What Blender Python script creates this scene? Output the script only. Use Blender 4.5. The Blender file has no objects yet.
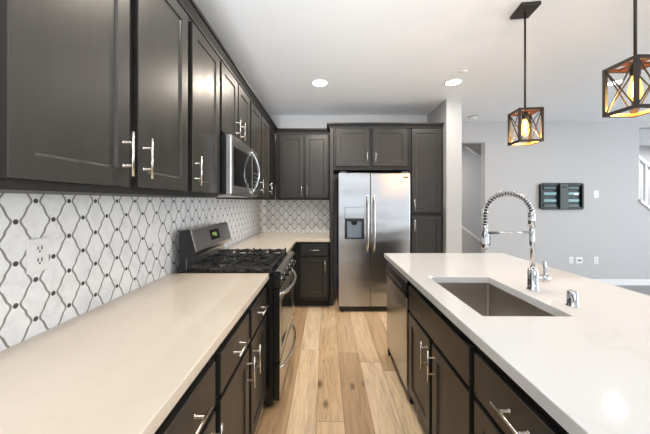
import bpy, bmesh, math, random
from mathutils import Vector, Matrix

random.seed(7)
S = bpy.context.scene
COL = S.collection

# ------------------------------------------------------------------ camera, light, exposure
H = 1.39                      # eye height
FPX, VX, VY = 288.0, 326.0, 201.8
cam_d = bpy.data.cameras.new('camera')
cam = bpy.data.objects.new('camera', cam_d)
COL.objects.link(cam)
cam.location = (0, 0, H)
cam.rotation_euler = (math.pi / 2, 0, 0)
cam_d.sensor_width = 36.0
cam_d.lens = FPX / 650 * 36
cam_d.shift_x = -(VX - 325) / 650
cam_d.shift_y = -(217 - VY) / 650
cam_d.clip_start = 0.02
S.camera = cam

S.view_settings.view_transform = 'Standard'
S.view_settings.look = 'None'
S.view_settings.gamma = 1.0
S.view_settings.use_curve_mapping = False
S.view_settings.exposure = 0.30

W = bpy.data.worlds.new('daylight'); S.world = W
W.use_nodes = True
W.node_tree.nodes['Background'].inputs[0].default_value = (0.75, 0.87, 1.0, 1)
W.node_tree.nodes['Background'].inputs[1].default_value = 1.0

CEIL = 2.735
XW, YB, YF = -1.046, 4.48, 4.80      # left wall, kitchen back wall, far great-room wall
XR, YR = 8.0, -4.2                   # right wall, rear wall


def area(name, loc, rot, sx, sy, power, color, shape='RECTANGLE', spread=math.pi):
    l = bpy.data.lights.new(name, 'AREA')
    l.shape = shape; l.size = sx
    if shape in ('RECTANGLE', 'ELLIPSE'):
        l.size_y = sy
    l.energy = power; l.color = color; l.spread = spread
    o = bpy.data.objects.new(name, l)
    o.location = loc; o.rotation_euler = rot
    COL.objects.link(o)
    return o


# daylight through the windows behind the camera and in the great room
area('daylight_rear', (2.2, YR + 0.02, 1.35), (math.radians(90), 0, 0), 4.6, 2.1, 22, (0.97, 0.98, 1.0))
area('daylight_side', (XR - 0.02, 0.6, 1.40), (0, math.radians(90), 0), 2.1, 4.6, 190, (0.92, 0.96, 1.0))
# added unseen uplights by those windows that brighten the ceiling
area('ceiling_uplight_rear', (-0.15, YR + 0.05, 0.6), (math.radians(90 + 27), 0, 0), 1.5, 0.9, 42, (0.94, 0.97, 1.0), spread=math.radians(40))
area('ceiling_uplight_side', (XR - 0.05, 0.6, 0.6), (0, math.radians(90 + 26), 0), 0.9, 4.6, 5, (0.90, 0.95, 1.0), spread=math.radians(54))
area('stairwell_fill', (7.45, 5.75, 2.66), (0, 0, 0), 0.7, 0.9, 45, (0.95, 0.97, 1.0))  # added unseen area light that brightens the stairwell
area('hall_fill', (2.4, 6.2, 2.64), (0, 0, 0), 0.5, 0.5, 26, (1.0, 0.95, 0.9))  # added area light without a fixture, lifts the hall brightness

# ------------------------------------------------------------------ node helpers
class NT:
    def __init__(s, name, rough=0.5, metal=0.0):
        s.m = bpy.data.materials.new(name); s.m.use_nodes = True
        s.nt = s.m.node_tree; s.n = s.nt.nodes; s.l = s.nt.links
        s.b = s.n['Principled BSDF']
        s.b.inputs['Roughness'].default_value = rough
        s.b.inputs['Metallic'].default_value = metal

    def put(s, sock, v):
        if isinstance(v, bpy.types.NodeSocket): s.l.new(v, sock)
        elif isinstance(v, (tuple, list)) and len(v) == 3 and sock.type == 'RGBA': sock.default_value = (*v, 1)
        else: sock.default_value = v

    def M(s, op, a, b=0.0, c=0.0):
        k = s.n.new('ShaderNodeMath'); k.operation = op
        s.put(k.inputs[0], a); s.put(k.inputs[1], b); s.put(k.inputs[2], c)
        return k.outputs[0]

    def co(s):
        t = s.n.new('ShaderNodeTexCoord')
        x = s.n.new('ShaderNodeNewGeometry')
        sp = s.n.new('ShaderNodeSeparateXYZ'); s.l.new(x.outputs['Position'], sp.inputs[0])
        s.pos = x.outputs['Position']
        return sp.outputs

    def comb(s, x, y, z):
        k = s.n.new('ShaderNodeCombineXYZ')
        for i, v in enumerate((x, y, z)): s.put(k.inputs[i], v)
        return k.outputs[0]

    def mapping(s, scale):
        g = s.n.new('ShaderNodeNewGeometry'); k = s.n.new('ShaderNodeMapping')
        s.l.new(g.outputs['Position'], k.inputs[0]); k.inputs['Scale'].default_value = scale
        return k.outputs[0]

    def noise(s, vec, scale, detail=2.0, rough=0.5, dist=0.0):
        k = s.n.new('ShaderNodeTexNoise')
        s.put(k.inputs['Vector'], vec); k.inputs['Scale'].default_value = scale
        k.inputs['Detail'].default_value = detail; k.inputs['Roughness'].default_value = rough
        k.inputs['Distortion'].default_value = dist
        return k.outputs['Fac']

    def white(s, vec):
        k = s.n.new('ShaderNodeTexWhiteNoise'); k.noise_dimensions = '3D'
        s.put(k.inputs['Vector'], vec)
        return k.outputs['Value']

    def mix(s, f, a, b):
        k = s.n.new('ShaderNodeMix'); k.data_type = 'RGBA'
        s.put(k.inputs[0], f); s.put(k.inputs[6], a); s.put(k.inputs[7], b)
        return k.outputs[2]

    def ramp(s, f, stops):
        k = s.n.new('ShaderNodeValToRGB'); s.put(k.inputs[0], f)
        e = k.color_ramp.elements
        while len(e) < len(stops): e.new(0.5)
        for el, (p, c) in zip(e, stops):
            el.position = p; el.color = (*c, 1)
        return k.outputs[0]

    def step(s, v, lo, hi):
        k = s.n.new('ShaderNodeMapRange'); k.interpolation_type = 'SMOOTHSTEP'
        s.put(k.inputs[0], v); k.inputs[1].default_value = lo; k.inputs[2].default_value = hi
        return k.outputs[0]

    def bump(s, h, strength, dist=0.002):
        k = s.n.new('ShaderNodeBump'); k.inputs['Strength'].default_value = strength
        k.inputs['Distance'].default_value = dist
        s.l.new(h, k.inputs['Height']); s.l.new(k.outputs[0], s.b.inputs['Normal'])

    def base(s, v): s.put(s.b.inputs['Base Color'], v)


def plain(name, col, rough=0.5, metal=0.0, var=0.06, scale=12, **kw):
    t = NT(name, rough, metal)
    f = t.noise(t.mapping((1, 1, 1)), scale, 3)
    t.base(t.mix(f, tuple(c * (1 - var) for c in col), tuple(min(1, c * (1 + var)) for c in col)))
    for k, v in kw.items(): t.b.inputs[k.replace('_', ' ')].default_value = v
    return t.m


def wood_dark(name, c0, c1, rough):
    t = NT(name, rough)
    g = t.noise(t.mapping((14, 14, 1.2)), 3.0, 5, 0.6, 0.4)
    t.base(t.mix(g, c0, c1))
    r = t.noise(t.mapping((6, 6, 2)), 2.0, 3)
    t.put(t.b.inputs['Roughness'], t.M('MULTIPLY_ADD', r, 0.12, rough - 0.06))
    t.bump(g, 0.06, 0.001)
    return t.m


def brushed(name, col, rough, axis, aniso=0.0):
    t = NT(name, rough, 1.0)
    sc = {'x': (1, 60, 60), 'y': (60, 1, 60), 'z': (60, 60, 1)}[axis]
    g = t.noise(t.mapping(sc), 6.0, 3)
    t.base(t.mix(g, tuple(c * 0.93 for c in col), col))
    t.put(t.b.inputs['Roughness'], t.M('MULTIPLY_ADD', g, 0.10, rough - 0.05))
    if aniso: t.bump(t.noise(t.mapping((0.6, 0.6, 2.2)), 2.4, 1), 1.0, aniso)
    return t.m


MAT = {}
MAT['cabinet'] = wood_dark('espresso_wood', (0.022, 0.0195, 0.0165), (0.039, 0.035, 0.030), 0.36)
MAT['cabinet_dark'] = wood_dark('espresso_frame', (0.005, 0.0048, 0.005), (0.009, 0.0085, 0.0085), 0.52)  # same wood as the doors, darkened to put gap shade into its colour
MAT['toe'] = plain('toe_kick_black', (0.012, 0.012, 0.013), 0.6)
MAT['steel'] = brushed('brushed_steel', (0.46, 0.46, 0.465), 0.23, 'z', 0.008)
MAT['steel_h'] = brushed('brushed_steel_lengthwise', (0.62, 0.615, 0.61), 0.30, 'y')
MAT['sink'] = brushed('sink_steel', (0.56, 0.53, 0.50), 0.34, 'y')
MAT['nickel'] = plain('brushed_nickel', (0.78, 0.74, 0.68), 0.26, 1.0, 0.03)
MAT['chrome'] = plain('chrome', (0.62, 0.63, 0.64), 0.07, 1.0, 0.01)
MAT['black'] = plain('black_enamel', (0.012, 0.012, 0.013), 0.22)
MAT['black_glass'] = plain('black_glass', (0.008, 0.008, 0.009), 0.05, 0, 0.02)
MAT['iron'] = plain('cast_iron', (0.028, 0.027, 0.026), 0.36, 0, 0.2, 60)
MAT['plastic'] = plain('white_plastic', (0.82, 0.82, 0.81), 0.35, 0, 0.01)
MAT['slot'] = plain('slot_black', (0.008, 0.008, 0.008), 0.5)
MAT['bronze'] = plain('dark_bronze', (0.030, 0.024, 0.020), 0.45, 0.3, 0.25, 40)
MAT['cage_brown'] = plain('cage_inner_brown', (0.16, 0.060, 0.022), 0.55, 0, 0.3, 30)  # brown inside the cage; on the liner it stands for bulb light
MAT['white_paint'] = plain('white_trim_paint', (0.84, 0.84, 0.84), 0.35, 0, 0.01)
MAT['grey_dark'] = plain('grey_plastic', (0.10, 0.11, 0.115), 0.4)
MAT['teal'] = plain('teal_panel', (0.10, 0.19, 0.20), 0.30, 0.2, 0.15, 20)
MAT['teal_dark'] = plain('dark_teal_panel', (0.022, 0.046, 0.048), 0.35, 0.2, 0.15, 20)
MAT['mount_dark'] = plain('mount_dark', (0.010, 0.015, 0.014), 0.42, 0.2, 0.2, 30)
MAT['dispenser_blue'] = plain('dispenser_cavity', (0.30, 0.36, 0.42), 0.3, 0.3)


def wall_paint(name, col, bs=0.05):
    t = NT(name, 0.62)
    v = t.mapping((1, 1, 1))
    t.base(t.mix(t.noise(v, 1.3, 2), tuple(c * 0.985 for c in col), tuple(min(1, c * 1.01) for c in col)))
    t.bump(t.noise(v, 90, 3, 0.6), bs, 0.004)
    return t.m


MAT['wall'] = wall_paint('pale_grey_paint', (0.505, 0.505, 0.508))
MAT['ceiling'] = wall_paint('white_ceiling_texture', (0.82, 0.855, 0.89), 0.16)


def make_tile(name, axis, u0, v0):
    t = NT(name, 0.22)
    x, y, z = t.co()
    p, q, r = 0.1335, 0.1405, 0.0155
    u = t.M('SUBTRACT', y if axis == 'y' else x, u0)
    v = t.M('SUBTRACT', z, v0)
    a = t.M('PINGPONG', u, p / 2)
    b = t.M('PINGPONG', v, q / 2)
    ph = t.M('MULTIPLY', v, 2 * math.pi / q)
    c1 = t.M('MULTIPLY', t.M('COSINE', ph), -(p / 4 - r) * 0.85)
    c3 = t.M('MULTIPLY', t.M('COSINE', t.M('MULTIPLY', ph, 3.0)), -(p / 4 - r) * 0.15)
    c5 = t.M('MULTIPLY', t.M('SINE', t.M('MULTIPLY', ph, 6.0)), 0.0004)
    ac = t.M('ADD', t.M('ADD', c1, c3), t.M('ADD', c5, p / 4))
    dl = t.M('ABSOLUTE', t.M('SUBTRACT', a, ac))
    line = t.M('SUBTRACT', 1.0, t.step(dl, 0.0035, 0.0050))
    d1 = t.M('SQRT', t.M('ADD', t.M('MULTIPLY', a, a), t.M('MULTIPLY', b, b)))
    a2, b2 = t.M('SUBTRACT', p / 2, a), t.M('SUBTRACT', q / 2, b)
    d2 = t.M('SQRT', t.M('ADD', t.M('MULTIPLY', a2, a2), t.M('MULTIPLY', b2, b2)))
    dot = t.M('SUBTRACT', 1.0, t.step(t.M('MINIMUM', d1, d2), 0.0082, 0.0098))
    vv = t.mapping((1, 1, 1))
    n1 = t.noise(vv, 9, 4, 0.6, 0.6); n2 = t.noise(vv, 60, 3)
    marble = t.ramp(t.M('ADD', t.M('MULTIPLY', n1, 0.75), t.M('MULTIPLY', n2, 0.25)),
                    [(0.30, (0.72, 0.73, 0.74)), (0.55, (0.87, 0.88, 0.885)), (0.8, (0.91, 0.91, 0.91))])
    col = t.mix(line, marble, (0.27, 0.265, 0.25))
    col = t.mix(dot, col, (0.075, 0.072, 0.068))
    t.base(col)
    t.bump(t.M('SUBTRACT', 1.0, t.M('MAXIMUM', line, dot)), 0.12, 0.001)
    return t.m


MAT['tile_left'] = make_tile('lantern_tile_side', 'y', 1.0302, 1.393)
MAT['tile_back'] = make_tile('lantern_tile_back', 'x', -0.888, 1.393)


def make_quartz(name, c0, c1, vein):
    t = NT(name, 0.10)
    v = t.mapping((1, 1, 1))
    n = t.noise(v, 3.0, 5, 0.6, 1.5)
    col = t.mix(n, c0, c1)
    w = t.M('ABSOLUTE', t.M('SUBTRACT', t.noise(v, 1.1, 4, 0.55, 0.8), 0.5))
    line = t.M('MULTIPLY', t.M('SUBTRACT', 1.0, t.step(w, 0.0, 0.012)), 0.22)
    t.base(t.mix(line, col, vein))
    t.b.inputs['Roughness'].default_value = 0.055
    return t.m


MAT['quartz'] = make_quartz('white_quartz', (0.67, 0.685, 0.695), (0.70, 0.715, 0.725), (0.56, 0.555, 0.55))
MAT['quartz_warm_lit'] = make_quartz('warm_lit_quartz', (0.74, 0.645, 0.53), (0.77, 0.68, 0.565), (0.69, 0.60, 0.49))  # same white quartz with the warm overhead light put into its colour


def make_floor():
    t = NT('oak_planks', 0.34)
    x, y, z = t.co()
    wd, ln = 0.178, 1.35
    xr = t.M('DIVIDE', t.M('ADD', x, 0.062), wd)
    row = t.M('FLOOR', xr)
    off = t.white(t.comb(row, 3.3, 0.0))
    yr = t.M('ADD', t.M('DIVIDE', y, ln), t.M('MULTIPLY', off, 5.0))
    idn = t.M('FLOOR', yr)
    rnd = t.white(t.comb(row, idn, 7.7))
    rnd2 = t.white(t.comb(row, idn, 21.3))
    fx = t.M('PINGPONG', xr, 0.5); fy = t.M('PINGPONG', yr, 0.5)
    seam = t.M('MINIMUM', t.M('MULTIPLY', fx, wd), t.M('MULTIPLY', fy, ln))
    seam = t.M('SUBTRACT', 1.0, t.step(seam, 0.0006, 0.0026))
    sh = t.M('MULTIPLY', rnd2, 40.0)
    gv = t.comb(t.M('ADD', t.M('MULTIPLY', x, 16.0), sh), t.M('ADD', t.M('MULTIPLY', y, 1.3), sh), 0.0)
    grain = t.noise(gv, 1.6, 6, 0.62, 0.9)
    fine = t.noise(t.comb(t.M('MULTIPLY', x, 150.0), t.M('ADD', t.M('MULTIPLY', y, 6.0), sh), 0.0), 1.0, 3)
    tone = t.ramp(rnd, [(0.0, (0.52, 0.34, 0.185)), (0.25, (0.72, 0.51, 0.30)), (0.65, (0.86, 0.65, 0.42)), (1.0, (0.92, 0.73, 0.50))])
    g = t.ramp(grain, [(0.22, (0.42, 0.33, 0.25)), (0.42, (0.95, 0.92, 0.88)), (0.60, (1.16, 1.15, 1.12)), (0.85, (1.02, 0.99, 0.95))])
    mul = t.n.new('ShaderNodeMix'); mul.data_type = 'RGBA'; mul.blend_type = 'MULTIPLY'
    mul.inputs[0].default_value = 0.85
    t.l.new(tone, mul.inputs[6]); t.l.new(g, mul.inputs[7])
    col = mul.outputs[2]
    col = t.mix(t.M('MULTIPLY', t.step(fine, 0.50, 0.74), 0.34), col, (0.30, 0.19, 0.11))
    # knots
    k = t.n.new('ShaderNodeTexVoronoi'); k.feature = 'F1'
    t.put(k.inputs['Vector'], t.comb(t.M('ADD', t.M('MULTIPLY', x, 5.2), sh), t.M('ADD', t.M('MULTIPLY', y, 2.3), sh), 0.0))
    k.inputs['Scale'].default_value = 1.0
    kd = t.M('ADD', k.outputs['Distance'], t.M('MULTIPLY', t.M('SUBTRACT', fine, 0.5), 0.05))
    kd = t.M('ADD', kd, t.M('MULTIPLY', t.M('SUBTRACT', grain, 0.5), 0.12))
    knot = t.M('SUBTRACT', 1.0, t.step(kd, 0.02, 0.16))
    col = t.mix(t.M('MULTIPLY', knot, 0.85), col, (0.15, 0.080, 0.038))
    col = t.mix(t.M('MULTIPLY', seam, 0.7), col, (0.12, 0.07, 0.04))
    t.base(col)
    t.put(t.b.inputs['Roughness'], t.M('MULTIPLY_ADD', grain, 0.15, 0.28))
    t.bump(t.M('SUBTRACT', t.M('MULTIPLY', grain, 0.3), seam), 0.15, 0.001)
    return t.m


MAT['floor'] = make_floor()
MAT['carpet'] = plain('grey_carpet', (0.34, 0.34, 0.345), 0.95, 0, 0.2, 220)


def emit(name, col, strength):
    m = bpy.data.materials.new(name); m.use_nodes = True
    n = m.node_tree.nodes; n.clear()
    e = n.new('ShaderNodeEmission'); e.inputs[0].default_value = (*col, 1); e.inputs[1].default_value = strength
    o = n.new('ShaderNodeOutputMaterial'); m.node_tree.links.new(e.outputs[0], o.inputs[0])
    return m


MAT['lens'] = emit('lamp_lens', (1.0, 0.97, 0.93), 6.0)
MAT['filament'] = emit('hot_filament', (1.0, 0.80, 0.42), 60.0)
MAT['led_green'] = emit('green_digits', (0.55, 0.8, 0.25), 0.4)


def make_bulb():
    m = bpy.data.materials.new('amber_bulb_glass'); m.use_nodes = True
    n = m.node_tree.nodes; l = m.node_tree.links; n.clear()
    e = n.new('ShaderNodeEmission'); e.inputs[0].default_value = (1.0, 0.55, 0.13, 1); e.inputs[1].default_value = 4.5
    tr = n.new('ShaderNodeBsdfTransparent'); tr.inputs[0].default_value = (1.0, 0.78, 0.45, 1)
    gl = n.new('ShaderNodeBsdfGlossy'); gl.inputs['Roughness'].default_value = 0.05
    lw = n.new('ShaderNodeLayerWeight'); lw.inputs[0].default_value = 0.35
    m1 = n.new('ShaderNodeMixShader'); m1.inputs[0].default_value = 0.42
    m2 = n.new('ShaderNodeMixShader')
    l.new(tr.outputs[0], m1.inputs[1]); l.new(e.outputs[0], m1.inputs[2])
    mm = n.new('ShaderNodeMath'); mm.operation = 'MULTIPLY'; mm.inputs[1].default_value = 0.25
    l.new(lw.outputs['Fresnel'], mm.inputs[0]); l.new(mm.outputs[0], m2.inputs[0])
    l.new(m1.outputs[0], m2.inputs[1]); l.new(gl.outputs[0], m2.inputs[2])
    o = n.new('ShaderNodeOutputMaterial'); l.new(m2.outputs[0], o.inputs[0])
    return m


MAT['bulb'] = make_bulb()

# ------------------------------------------------------------------ mesh helpers
class MB:
    def __init__(s): s.v = []; s.f = []; s.sm = []

    def add(s, vs, fs, smooth=False):
        k = len(s.v); s.v += [Vector(v) for v in vs]
        for f in fs:
            s.f.append([i + k for i in f]); s.sm.append(smooth)
        return s

    def box(s, x0, x1, y0, y1, z0, z1):
        x0, x1 = sorted((x0, x1)); y0, y1 = sorted((y0, y1)); z0, z1 = sorted((z0, z1))
        v = [(x0, y0, z0), (x1, y0, z0), (x1, y1, z0), (x0, y1, z0), (x0, y0, z1), (x1, y0, z1), (x1, y1, z1), (x0, y1, z1)]
        return s.add(v, [(3, 2, 1, 0), (4, 5, 6, 7), (0, 1, 5, 4), (1, 2, 6, 5), (2, 3, 7, 6), (3, 0, 4, 7)])

    def prism(s, poly, axis, a0, a1, smooth=False):
        def P(p, a):
            return {'x': (a, p[0], p[1]), 'y': (p[0], a, p[1]), 'z': (p[0], p[1], a)}[axis]
        n = len(poly)
        v = [P(p, a0) for p in poly] + [P(p, a1) for p in poly]
        f = [tuple(range(n)), tuple(range(2 * n - 1, n - 1, -1))] + [(i, i + n, (i + 1) % n + n, (i + 1) % n) for i in range(n)]
        k = len(s.f); s.add(v, f)
        if smooth:
            for i in range(k + 2, len(s.f)): s.sm[i] = True
        return s

    def tube(s, path, r, n=10, closed=False, caps=True):
        P = [Vector(p) for p in path]; m = len(P)
        R = r if isinstance(r, (list, tuple)) else [r] * m
        T = []
        for i in range(m):
            a = P[(i - 1) % m] if closed or i > 0 else P[i]
            b = P[(i + 1) % m] if closed or i < m - 1 else P[i]
            T.append((b - a).normalized())
        up = Vector((0, 0, 1)) if abs(T[0].z) < 0.9 else Vector((1, 0, 0))
        nx = (up - T[0] * up.dot(T[0])).normalized()
        vs = []; fs = []
        for i in range(m):
            nx = (nx - T[i] * nx.dot(T[i])).normalized()
            by = T[i].cross(nx)
            for j in range(n):
                a = 2 * math.pi * j / n
                vs.append(P[i] + (nx * math.cos(a) + by * math.sin(a)) * R[i])
        for i in range(m if closed else m - 1):
            for j in range(n):
                i2 = (i + 1) % m
                fs.append((i * n + j, i * n + (j + 1) % n, i2 * n + (j + 1) % n, i2 * n + j))
        s.add(vs, fs, True)
        if caps and not closed:
            k = len(s.v) - len(vs)
            s.f.append([k + j for j in range(n - 1, -1, -1)]); s.sm.append(False)
            s.f.append([k + (m - 1) * n + j for j in range(n)]); s.sm.append(False)
        return s

    def bar(s, p0, p1, w, h=None):
        """square bar between two points"""
        p0, p1 = Vector(p0), Vector(p1); h = h or w
        t = (p1 - p0).normalized(); up = Vector((0, 0, 1)) if abs(t.z) < 0.9 else Vector((0, 1, 0))
        a = t.cross(up).normalized(); b = a.cross(t)
        v = []
        for p in (p0, p1):
            for sa, sb in ((-1, -1), (1, -1), (1, 1), (-1, 1)):
                v.append(p + a * sa * w / 2 + b * sb * h / 2)
        return s.add(v, [(0, 1, 2, 3), (7, 6, 5, 4), (0, 4, 5, 1), (1, 5, 6, 2), (2, 6, 7, 3), (3, 7, 4, 0)])

    def lathe(s, c, prof, n=24, axis='z'):
        c = Vector(c); vs = []; fs = []; m = len(prof)
        for r, h in prof:
            for j in range(n):
                a = 2 * math.pi * j / n; ca, sa = r * math.cos(a), r * math.sin(a)
                d = {'z': (ca, sa, h), 'x': (h, ca, sa), 'y': (ca, h, sa)}[axis]
                vs.append(c + Vector(d))
        for i in range(m - 1):
            for j in range(n):
                fs.append((i * n + j, i * n + (j + 1) % n, (i + 1) * n + (j + 1) % n, (i + 1) * n + j))
        s.add(vs, fs, True)
        k = len(s.v) - len(vs)
        for i0 in (0, m - 1):
            if prof[i0][0] > 1e-5:
                s.f.append([k + i0 * n + j for j in range(n)]); s.sm.append(False)
        return s

    def shaker(s, o, U, V, N, w, h, t=0.02, rail=0.06, rec=0.008, sl=0.008):
        o, U, V, N = Vector(o), Vector(U), Vector(V), Vector(N)
        def q(a, b, d): return [o + U * x + V * y + N * d for x, y in ((a, b), (w - a, b), (w - a, h - b), (a, h - b))]
        e = 0.002
        v = q(0, 0, -t) + q(0, 0, -e) + q(e, e, 0) + q(rail, rail, 0) + q(rail + sl * 0.35, rail + sl * 0.35, -rec * 0.8) + q(rail + sl, rail + sl, -rec)
        f = [(3, 2, 1, 0), (20, 21, 22, 23)]
        for k in range(5):
            for i in range(4):
                j = (i + 1) % 4
                f.append((4 * k + i, 4 * k + j, 4 * k + 4 + j, 4 * k + 4 + i))
        return s.add(v, f)

    def slab(s, o, U, V, N, w, h, t=0.02, e=0.003):
        o, U, V, N = Vector(o), Vector(U), Vector(V), Vector(N)
        def q(a, d): return [o + U * x + V * y + N * d for x, y in ((a, a), (w - a, a), (w - a, h - a), (a, h - a))]
        v = q(0, -t) + q(0, -e) + q(e, 0)
        f = [(3, 2, 1, 0), (8, 9, 10, 11)]
        for k in range(2):
            for i in range(4):
                j = (i + 1) % 4
                f.append((4 * k + i, 4 * k + j, 4 * k + 4 + j, 4 * k + 4 + i))
        return s.add(v, f)


ORG = {}


def finish(o, label=None, cat=None, group=None, kind=None):
    if label: o['label'] = label
    if cat: o['category'] = cat
    if group: o['group'] = group
    if kind: o['kind'] = kind
    return o


def obj(name, mb, mat, parent=None, bevel=0.0, at=None, label=None, seg=2):
    org = ORG[parent.name] if parent else Vector(at or (0, 0, 0))
    me = bpy.data.meshes.new(name)
    bm = bmesh.new()
    vs = [bm.verts.new(v - org) for v in mb.v]
    for f, sm in zip(mb.f, mb.sm):
        try:
            fc = bm.faces.new([vs[i] for i in f]); fc.smooth = sm
        except ValueError:
            pass
    bmesh.ops.recalc_face_normals(bm, faces=bm.faces)
    bm.to_mesh(me); bm.free()
    me.materials.append(MAT[mat] if isinstance(mat, str) else mat)
    o = bpy.data.objects.new(name, me); COL.objects.link(o)
    if parent: o.parent = parent
    else: o.location = org
    ORG[o.name] = org
    if bevel:
        b = o.modifiers.new('edge', 'BEVEL'); b.width = bevel; b.segments = seg; b.limit_method = 'ANGLE'; b.angle_limit = 0.6
    if label: o['label'] = label
    return o


def thing(name, label, cat, loc, group=None):
    o = bpy.data.objects.new(name, None); COL.objects.link(o)
    o.empty_display_size = 0.1
    o.location = loc; ORG[o.name] = Vector(loc)
    return finish(o, label, cat, group)


def struct(name, mb, mat, label=None, cat=None, bevel=0.0):
    o = obj(name, mb, mat, None, bevel)
    return finish(o, label, cat, None, 'structure')


def single(name, mb, mat, label, cat, at, group=None, bevel=0.0):
    o = obj(name, mb, mat, None, bevel, at)
    return finish(o, label, cat, group)


def copy_tree(o, parent=None):
    c = o.copy(); COL.objects.link(c); c.parent = parent
    for ch in [k for k in COL.objects if k.parent == o]:
        copy_tree(ch, c)
    return c


def px(x, y, d):
    return (VX and ((x - VX) * d / FPX), d, H - (y - VY) * d / FPX)


Z = Vector((0, 0, 1))
PLANES = {'L': (Vector((0, 1, 0)), Vector((1, 0, 0))),     # along left wall, facing +x
          'I': (Vector((0, 1, 0)), Vector((-1, 0, 0))),    # island front, facing -x
          'B': (Vector((1, 0, 0)), Vector((0, -1, 0)))}    # back wall, facing the camera


def front_point(pl, face, u, z):
    return Vector((face, u, z)) if pl in 'LI' else Vector((u, face, z))


def handle(parent, pl, face, u, z, vertical, L=0.156, sp=0.082):
    U, N = PLANES[pl]
    A = Z if vertical else U
    c = front_point(pl, face, u, z)
    m = MB()
    m.tube([c + N * 0.035 - A * L / 2, c + N * 0.035 + A * L / 2], 0.0052, 12)
    for k in (-1, 1):
        b = c + A * k * sp / 2
        m.tube([b, b + N * 0.004, b + N * 0.0041, b + N * 0.033], [0.0062, 0.0062, 0.0040, 0.0040], 10)
    return obj('handle', m, 'nickel', parent)


def cabinet(name, label, group, pl, face, u0, u1, back, z0, z1, fronts, toe=True, body_poly=None, bottom=0.10):
    """fronts: (kind, u0, u1, z0, z1, handle_u or None, handle_z, vertical). face = outer face of doors"""
    U, N = PLANES[pl]
    fr = face - (N.x if pl in 'LI' else N.y) * 0.021      # face-frame plane
    loc = front_point(pl, (fr + back) / 2, (u0 + u1) / 2, z0)
    t = thing(name, label, 'cabinet', loc, group)
    g = 0.0008
    m = MB()
    zb = bottom if toe else z0
    if body_poly:
        body_poly(m)
    elif pl in 'LI': m.box(fr, back, u0 + g, u1 - g, zb, z1)
    else: m.box(u0 + g, u1 - g, fr, back, zb, z1)
    obj('body', m, 'cabinet_dark', t, 0.0015)
    if toe:
        m = MB(); rec = 0.075 if pl != 'B' else 0.07
        s = (N.x if pl in 'LI' else N.y)
        if pl in 'LI': m.box(fr - s * rec, back, u0 + g, u1 - g, z0, zb)
        else: m.box(u0 + g, u1 - g, fr - s * rec, back, z0, zb)
        obj('toe_kick', m, 'toe', t)
    for kind, a, b, za, zz, hu, hz, vert in fronts:
        m = MB(); o = front_point(pl, face, a, za)
        if kind == 'door': m.shaker(o, U, Z, N, b - a, zz - za)
        else: m.slab(o, U, Z, N, b - a, zz - za)
        d = obj({'door': 'door', 'drawer': 'drawer', 'panel': 'false_front'}[kind], m, 'cabinet', t)
        if hu is not None: handle(d, pl, face, hu, hz, vert)
    return t


# ------------------------------------------------------------------ the setting
struct('floor', MB().box(-1.3, 2.75, YR - 0.2, YF, -0.06, 0), 'floor')
struct('floor_great_room', MB().box(2.75, XR + 0.2, YR - 0.2, YF, -0.06, 0), 'carpet')
struct('floor_hall', MB().box(1.4, XR + 0.2, YF, 7.2, -0.06, 0), 'carpet')
struct('ceiling', MB().box(-1.3, XR + 0.2, YR - 0.2, 7.2, CEIL, CEIL + 0.1), 'ceiling')
struct('wall_left', MB().box(XW - 0.12, XW, YR - 0.1, YB + 0.1, 0, CEIL), 'wall')
struct('wall_back', MB().box(XW, 1.575, YB, YB + 0.12, 0, CEIL), 'wall')
struct('wall_stub', MB().box(1.575, 1.775, 3.765, YF + 0.12, 0, CEIL), 'wall')
OPL, OPR, OPT = 1.775, (485 - VX) * YF / FPX, 2.38
RX = (639 - VX) * YF / FPX          # start of the stair opening
m = MB()
m.box(OPL, OPR, YF, YF + 0.12, OPT, CEIL)
m.box(OPR, RX, YF, YF + 0.12, 0, CEIL)
capz = lambda x: 1.385 - 0.75 * (x - RX)
m.prism([(RX, 0), (RX + 1.75, 0), (RX + 1.75, capz(RX + 1.75)), (RX, capz(RX))], 'y', YF, YF + 0.12)
m.box(RX + 1.75, XR, YF, YF + 0.12, 0, CEIL)
m.box(RX, RX + 1.75, YF, YF + 0.12, 2.63, CEIL)
struct('wall_far', m, 'wall')
struct('wall_right', MB().box(XR, XR + 0.1, YR, -1.75, 0, CEIL).box(XR, XR + 0.1, 2.95, 7.2, 0, CEIL)
       .box(XR, XR + 0.1, -1.75, 2.95, 0, 0.3).box(XR, XR + 0.1, -1.75, 2.95, 2.5, CEIL), 'wall')
struct('wall_rear', MB().box(XW, -0.95, YR - 0.1, YR, 0, CEIL).box(4.55, XR, YR - 0.1, YR, 0, CEIL)
       .box(-0.95, 4.55, YR - 0.1, YR, 0, 0.25).box(-0.95, 4.55, YR - 0.1, YR, 2.45, CEIL), 'wall')
# hall behind the opening: rear wall, sloped stair soffit, knee wall with a white cap
struct('wall_hall', MB().box(1.6, XR, 6.9, 7.0, 0, CEIL), 'wall')
struct('wall_hall_left', MB().box(1.6, 1.7, YF + 0.12, 6.9, 0, CEIL), 'wall')
a, b = px(466, 147, 5.6), px(482, 158.5, 5.6)
sl = (b[2] - a[2]) / (b[0] - a[0])
struct('wall_stair_soffit', MB().prism([(a[0], a[2]), (a[0] + 1.6, a[2] + sl * 1.6), (a[0] + 1.6, CEIL), (1.75, CEIL), (1.75, a[2])], 'y', 5.55, 5.65), 'wall')
a, b = px(459, 226.5, 5.3), px(480.5, 242.5, 5.3)
sl2 = (b[2] - a[2]) / (b[0] - a[0])
k0, k1 = 1.9, 3.3
zz = lambda x: a[2] + sl2 * (x - a[0])
struct('wall_knee', MB().prism([(k0, 0), (k1, 0), (k1, zz(k1)), (k0, zz(k0))], 'y', 5.27, 5.37), 'wall')
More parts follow.
